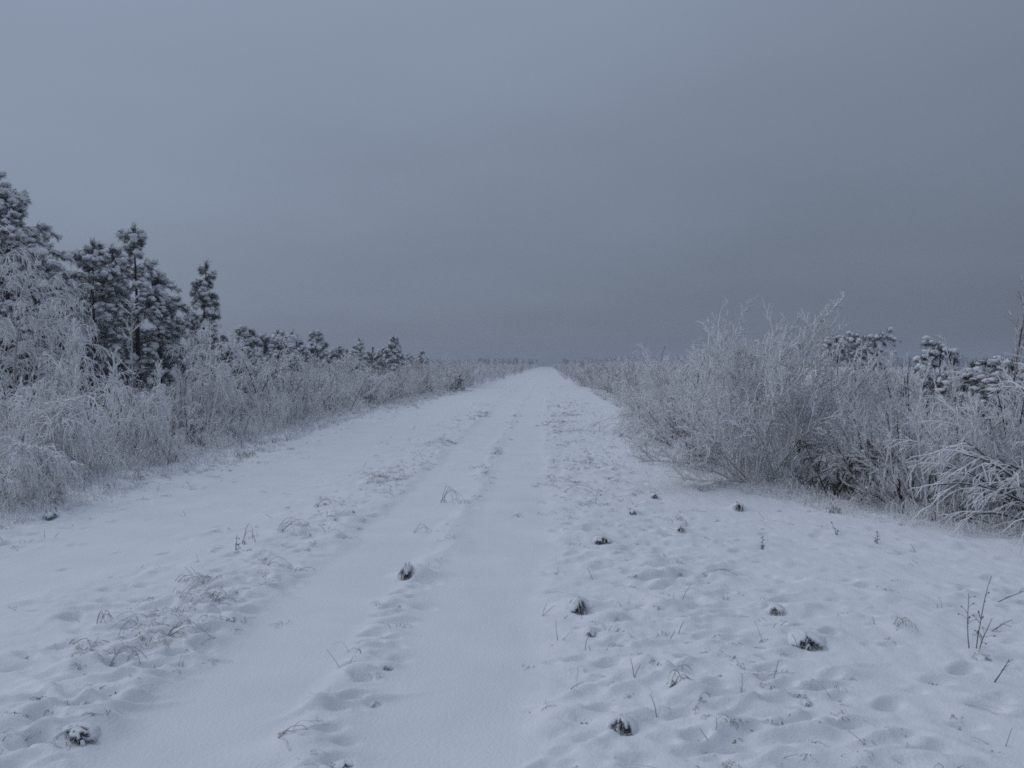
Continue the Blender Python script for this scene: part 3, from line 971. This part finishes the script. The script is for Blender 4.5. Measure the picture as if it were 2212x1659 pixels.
# right side
D = 30
x, y = spot(1850, D)
flat = pine(571, hgt(722, D), 1.15, .80, 60, 5, [(0, 1), (.6, 1), (1, .7)], snow=.7, trunk=.05, ln=.11, up0=.1, droop=.7)
tree('pine_tree', flat).put(x, y, 1, 0, 'flat-topped pine with a thin bare trunk behind the right thicket')
D = 29
x, y = spot(1812, D)
tree('pine_tree', pine(572, hgt(726, D), .55, .86, 70, 4, [(0, 1), (1, .7)], snow=.7, trunk=.035, ln=.11, up0=.1)).put(x, y, 1, 0, 'thin pine stem with a small flat snow cap, left neighbour of the flat-topped pine')
D = 31
x, y = spot(1886, D)
tree('pine_tree', pine(573, hgt(745, D), .5, .3, 20, 4, snow=.8, trunk=.04)).put(x, y, 1, 0, 'ragged small pine at the right shoulder of the flat-topped pine')
D = 21
x, y = spot(2030, D)
tree('pine_tree', pine(574, hgt(733, D), .52, .12, 26, 4, [(0, .8), (.4, 1), (.8, .8), (1, .35)], snow=.7, trunk=.05, ln=.115)).put(x, y, 1, 0, 'bushy small pine with round snow pads, tallest dark one on the right')
for i, (dx, dyt, D) in enumerate([(2085, 775, 20), (2125, 770, 21), (2160, 765, 22), (2195, 770, 20), (2230, 775, 21), (2075, 800, 19), (2145, 800, 18.5), (2210, 800, 18.5)]):
    x, y = spot(dx, D)
    small[i % 4].put(x, y, 1, i * 2.1, 'low dark snow-flecked pine in the clump right of the bushy small pine', 'low pines at the right edge', sz=(.95, .95, hgt(dyt, D) / 2.6))

# --- the thicket, shrub by shrub
def zone(side, D):
    if side < 0:
        return ('left thicket in front of the tall pines', 'left thicket below the small skyline pines', 'far left thicket towards the track end')[(D > 19) + (D > 42)]
    return ('right thicket around the big willow', 'right thicket just beyond the big willow', 'far right thicket towards the track end')[(D > 16) + (D > 38)]


LOOK = {'u': 'bare upright frosted shrub', 'w': 'snow-bowed shrub with hanging twigs', 's': 'slim frosted sapling'}


def thick(side, D, off, hh, kind, g):
    el, er = edges(D)
    x = float(el) - off if side < 0 else float(er) + off
    z_ = zone(side, D)
    pool = {'u': UPR, 'w': WEEP, 's': SAP}[kind]
    base = {'u': 2.0, 'w': 1.35, 's': 2.0}[kind]
    k = pool[int(g.integers(len(pool)))]
    k.put(x, D, hh / base, g.uniform(0, 6.28), LOOK[kind] + ' in the ' + z_, {'u': 'upright shrubs', 'w': 'bowed shrubs', 's': 'slim saplings'}[kind] + ' in the ' + z_)


g = np.random.default_rng(33)
hl = lambda D: float(np.interp(D, [9, 13, 18, 26, 36, 60], [.68, 1.0, 1.38, 1.85, 2.15, 2.1]))
hr = lambda D: float(np.interp(D, [9, 12, 16, 24, 40, 60], [1.25, 1.5, 1.85, 1.95, 2.1, 2.35]))
nput = 0
D = 9.6
while D < 72:
    for side in (-1, 1):
        for row, off in enumerate((.35, 1.5, 2.9, 4.6, 6.6)):
            if row >= 3 and (D > 45 or g.random() < .35):
                continue
            if row == 4 and D < 14:
                continue
            d = D + g.uniform(-.5, .5)
            o_ = off + g.normal(0, .28)
            if side > 0 and 11.6 < d < 14.4 and o_ < 1.6:
                continue
            hh = (hl(d) if side < 0 else hr(d)) * g.uniform(.6, 1.1) * (.66 if row == 0 else 1.0)
            r = g.random()
            kd = ('w' if r < (.45 if d < 20 else .22) else 's' if r > .90 else 'u') if side < 0 else ('w' if r < .14 else 's' if r > .88 else 'u')
            if d > 30:
                kd = 'w' if g.random() < .25 else 'u'
                hh = min(hh, 1.9) if kd == 'w' else hh
            thick(side, d, max(.05, o_), hh, kd, g)
            nput += 1
    D += 1.15 + D * .022

for dx, D, hh in ((1885, 12.3, 1.3), (1925, 11.9, 1.25), (1975, 11.4, 1.3), (2030, 11.1, 1.2), (2090, 11.2, 1.5), (2150, 11.6, 1.6), (1895, 12.9, 1.5), (2215, 11.0, 1.3)):
    x, y = spot(dx, D)
    UPR[int(g.integers(6))].put(x, y, hh / 2.0, g.uniform(0, 6.28), LOOK['u'] + ' in the ' + zone(1, D), 'upright shrubs in the ' + zone(1, D))

# --- what nobody could count
g = np.random.default_rng(41)
low = []
for i in range(4):
    a, b = willow(600 + i, 2.0, 8, 6, 6, 0, .5, .5, .016, .3)
    V = np.concatenate(a.V + b.V)
    F = np.concatenate(a.F[:1] + [f + a.n for f in b.F])
    low.append((V, F))
mid = []
for i in range(4):
    a, b = willow(610 + i, 2.0, 9, 7, 7, 0, .5, .5, .0095, .3)
    mid.append((np.concatenate(a.V + b.V), np.concatenate(a.F[:1] + [f + a.n for f in b.F])))
far = MB()
D = 66.0
for i in range(330):
    D = 15 * (80 / 15) ** g.random()
    side = 1 if g.random() < .6 else -1
    el, er = edges(D)
    o_ = 6.5 + (D * .5 + 3) * g.random()
    x = float(el) - o_ - 3 if side < 0 else float(er) + o_
    V, F = mid[int(g.integers(4))]
    a = g.uniform(0, 6.28)
    s = g.uniform(.65, 1.0)
    Rm = np.array([[math.cos(a), -math.sin(a), 0], [math.sin(a), math.cos(a), 0], [0, 0, 1]])
    far.add((V * s) @ Rm.T + np.array([x, D, gz(x, D)]), F, int(g.random() < .5))
D = 66.0
while D < 640:
    el, er = edges(D)
    for side in (-1, 1):
        nrow = 7 if D < 200 else 9
        for row in range(nrow):
            o_ = .35 + row * (1.4 + D * .010) + g.normal(0, .3)
            x = float(el) - o_ if side < 0 else float(er) + o_
            V, F = low[int(g.integers(4))]
            s = g.uniform(.75, 1.1) * (1.05 if side < 0 else 1.1)
            a = g.uniform(0, 6.28)
            R = np.array([[math.cos(a), -math.sin(a), 0], [math.sin(a), math.cos(a), 0], [0, 0, 1]])
            W = (V * s) @ R.T
            far.add(W + np.array([x, D + g.uniform(-.6, .6), gz(x, D)]), F, int(g.random() < .5))
    D += 1.7 + (D - 66) * .035
tag(far.obj('thicket', [M_TWIG, M_RUST]), kind='stuff')

ug = MB()
n = 0
for side in (-1, 1):
    for i in range(2600):
        D = 8.5 * (60 / 8.5) ** g.random()
        el, er = edges(D)
        q = g.random()
        o_ = g.uniform(-.9, .3) if q < .40 else (abs(g.normal(0, 1.0)) if q < .7 else g.uniform(0, 5))
        x = float(el) - o_ if side < 0 else float(er) + o_
        s = g.uniform(.5, 1.2) * (float(np.interp(o_, [-.9, 0, .6], [.35, .7, 1.0])))
        V, F = arc_blades(g, 7 if o_ > 0 else int(g.integers(3, 7)), .10, .30 * s, .28 * s, r=.003 + .00012 * D, K=5)
        ug.add(V + np.array([x, D, gz(x, D)]), F, int(g.random() < ((.92 if side < 0 and D < 15 else .80) if o_ > .1 else .95)))
tag(ug.obj('undergrowth', [M_BROWN, M_HEAVY]), kind='stuff')

fw = MB()
for i in range(900):
    D = g.uniform(560, 800)
    x = g.uniform(-.62, .62) * D
    h_ = g.uniform(4.5, 8.0) * (1.0 if abs(x + 60) > 90 else .85)
    if abs(x - 0) < 8:
        continue
    m_ = 26
    t = g.uniform(.1, 1, m_)
    p = np.stack([np.zeros(m_), np.zeros(m_), t * h_], -1)
    d = np.stack([g.normal(0, 1, m_), g.normal(0, 1, m_), g.uniform(-.6, .5, m_)], -1)
    V, F = needles(g, p, d, 2, h_ * .20, .5, .4)
    fw.add(V * np.array([1, 1, 1]) + np.array([x, D, -.2]), F, 0, False)
    fw.add(*tubes(np.array([[[x, D, -.3], [x, D, h_ * .5], [x, D, h_]]]), np.array([[.14, .09, .03]]), 4), 1)
tag(fw.obj('far_wood', [M_NEED, M_BARK]), kind='stuff')
print('shrubs', nput)


# ------------------------------------------------------------------ ground meshes: the track and the land either side of it
def sheet(name, i0, i1, label):
    nx, ny = i1 - i0, len(ys)
    V = np.stack([X[:, i0:i1], Y[:, i0:i1], Z[:, i0:i1]], -1).reshape(-1, 3)
    idx = np.arange(nx * ny).reshape(ny, nx)
    F = np.stack([idx[:-1, :-1], idx[:-1, 1:], idx[1:, 1:], idx[1:, :-1]], -1).reshape(-1, 4)
    o = MB().add(V, F).obj(name, [M_SNOW])
    return tag(o, kind='structure')


ia, ib = np.searchsorted(xs, [-5.3, 1.6])
sheet('road', ia, ib + 1, '')
nx = len(xs)
o = MB()
for a, b in ((0, ia + 1), (ib, nx)):
    V = np.stack([X[:, a:b], Y[:, a:b], Z[:, a:b]], -1).reshape(-1, 3)
    idx = np.arange((b - a) * len(ys)).reshape(len(ys), b - a)
    o.add(V, np.stack([idx[:-1, :-1], idx[:-1, 1:], idx[1:, 1:], idx[1:, :-1]], -1).reshape(-1, 4))
tag(o.obj('ground', [M_SNOW]), kind='structure')

# ------------------------------------------------------------------ air
HAZE = 0.0011
mh = bpy.data.materials.new('haze_air')
mh.use_nodes = True
nt = mh.node_tree
nt.nodes.clear()
out = nt.nodes.new('ShaderNodeOutputMaterial')
pv = nt.nodes.new('ShaderNodeVolumePrincipled')
pv.inputs['Density'].default_value = HAZE
pv.inputs['Color'].default_value = (0.50, 0.53, 0.60, 1)
nt.links.new(pv.outputs[0], out.inputs['Volume'])
b = MB()
bx = np.array([[x, y, z] for z in (-3, 14) for y in (-30, 870) for x in (-850, 850)], float)
b.add(bx, [[0, 2, 3, 1], [4, 5, 7, 6], [0, 1, 5, 4], [2, 6, 7, 3], [0, 4, 6, 2], [1, 3, 7, 5]], 0, False)
tag(b.obj('haze', [mh]), kind='stuff')

# ------------------------------------------------------------------ sky
w = bpy.data.worlds.new('World')
sc.world = w
w.use_nodes = True
nt = w.node_tree
bg = nt.nodes['Background']
N = nt.nodes.new


def val(op, a, b=None, c=None):
    n = N('ShaderNodeMath')
    n.operation = op
    for k, v in enumerate((a, b, c)):
        if v is None:
            continue
        if isinstance(v, (int, float)):
            n.inputs[k].default_value = v
        else:
            nt.links.new(v, n.inputs[k])
    return n.outputs[0]


SUN_EL, SUN_AZ = math.radians(35), math.radians(-70)      # behind the cloud, to the left
sky = N('ShaderNodeTexSky')
sky.sky_type = 'NISHITA'
sky.sun_disc = False
sky.sun_elevation = SUN_EL
sky.sun_rotation = SUN_AZ
tc = N('ShaderNodeTexCoord')
nn = N('ShaderNodeVectorMath')
nn.operation = 'NORMALIZE'
nt.links.new(tc.outputs['Generated'], nn.inputs[0])
sep = N('ShaderNodeSeparateXYZ')
nt.links.new(nn.outputs[0], sep.inputs[0])
sx_, sy_, sz_ = sep.outputs
zz = val('MAXIMUM', sz_, 0.0)
# cloud deck: noise on a plane above, so it flattens towards the horizon
den = val('ADD', zz, 0.16)
cmb = N('ShaderNodeCombineXYZ')
nt.links.new(val('DIVIDE', sx_, den), cmb.inputs[0])
nt.links.new(val('DIVIDE', sy_, den), cmb.inputs[1])
nz = N('ShaderNodeTexNoise')
nz.inputs['Scale'].default_value = 0.9
nz.inputs['Detail'].default_value = 4
nz.inputs['Roughness'].default_value = 0.45
nt.links.new(cmb.outputs[0], nz.inputs['Vector'])
cl = val('MULTIPLY_ADD', nz.outputs['Fac'], 0.30, 0.85)
# overcast: three times brighter overhead than at the horizon, brighter to the left
SKY_H, SKY_G, SKY_AZ = 0.335, 0.56, -0.33
lum = val('MULTIPLY_ADD', val('POWER', zz, 0.8), SKY_G, SKY_H)
azf = val('MULTIPLY', sx_, SKY_AZ)
lowl = val('MAXIMUM', val('MULTIPLY_ADD', zz, -3.2, 1.0), 0.0)
azf = val('ADD', azf, val('MULTIPLY_ADD', val('MULTIPLY', sx_, lowl), -0.22, 1.0))
lum = val('MULTIPLY', val('MULTIPLY', lum, azf), cl)
tint = N('ShaderNodeVectorMath')
tint.operation = 'SCALE'
tint.inputs[0].default_value = (8.30, 10.0, 13.2)
nt.links.new(lum, tint.inputs['Scale'])
mx = N('ShaderNodeMix')
mx.data_type = 'RGBA'
mx.inputs['Factor'].default_value = 0.04
nt.links.new(tint.outputs[0], mx.inputs['A'])
nt.links.new(sky.outputs[0], mx.inputs['B'])
nt.links.new(mx.outputs['Result'], bg.inputs['Color'])
bg.inputs['Strength'].default_value = 0.1

sl = bpy.data.lights.new('sun', 'SUN')
sl.energy = 1.25
sl.angle = math.radians(60)
sl.color = (1.0, 0.98, 0.955)
so = bpy.data.objects.new('sun', sl)
C.objects.link(so)
d = Vector((math.sin(SUN_AZ) * math.cos(SUN_EL), math.cos(SUN_AZ) * math.cos(SUN_EL), math.sin(SUN_EL)))
so.rotation_euler = (-d).to_track_quat('-Z', 'Y').to_euler()
so.location = (0, 0, 30)

# ------------------------------------------------------------------ camera
cam = bpy.data.cameras.new('camera')
cam.sensor_width = 36
cam.lens = 36 * FD / 2212
cam.clip_end = 5000
co = bpy.data.objects.new('camera', cam)
C.objects.link(co)
co.location = (0, 0, H)
co.rotation_euler = (math.pi / 2 - PIT, 0, PSI)
sc.camera = co
sc.view_settings.view_transform = 'Standard'
sc.view_settings.look = 'None'
sc.view_settings.gamma = 1
sc.view_settings.use_curve_mapping = False
sc.view_settings.exposure = -1.0
sc.cycles.max_bounces = 6
sc.cycles.diffuse_bounces = 4
sc.cycles.volume_bounces = 1
sc.cycles.filter_width = 1.8
sc.cycles.use_denoising = False
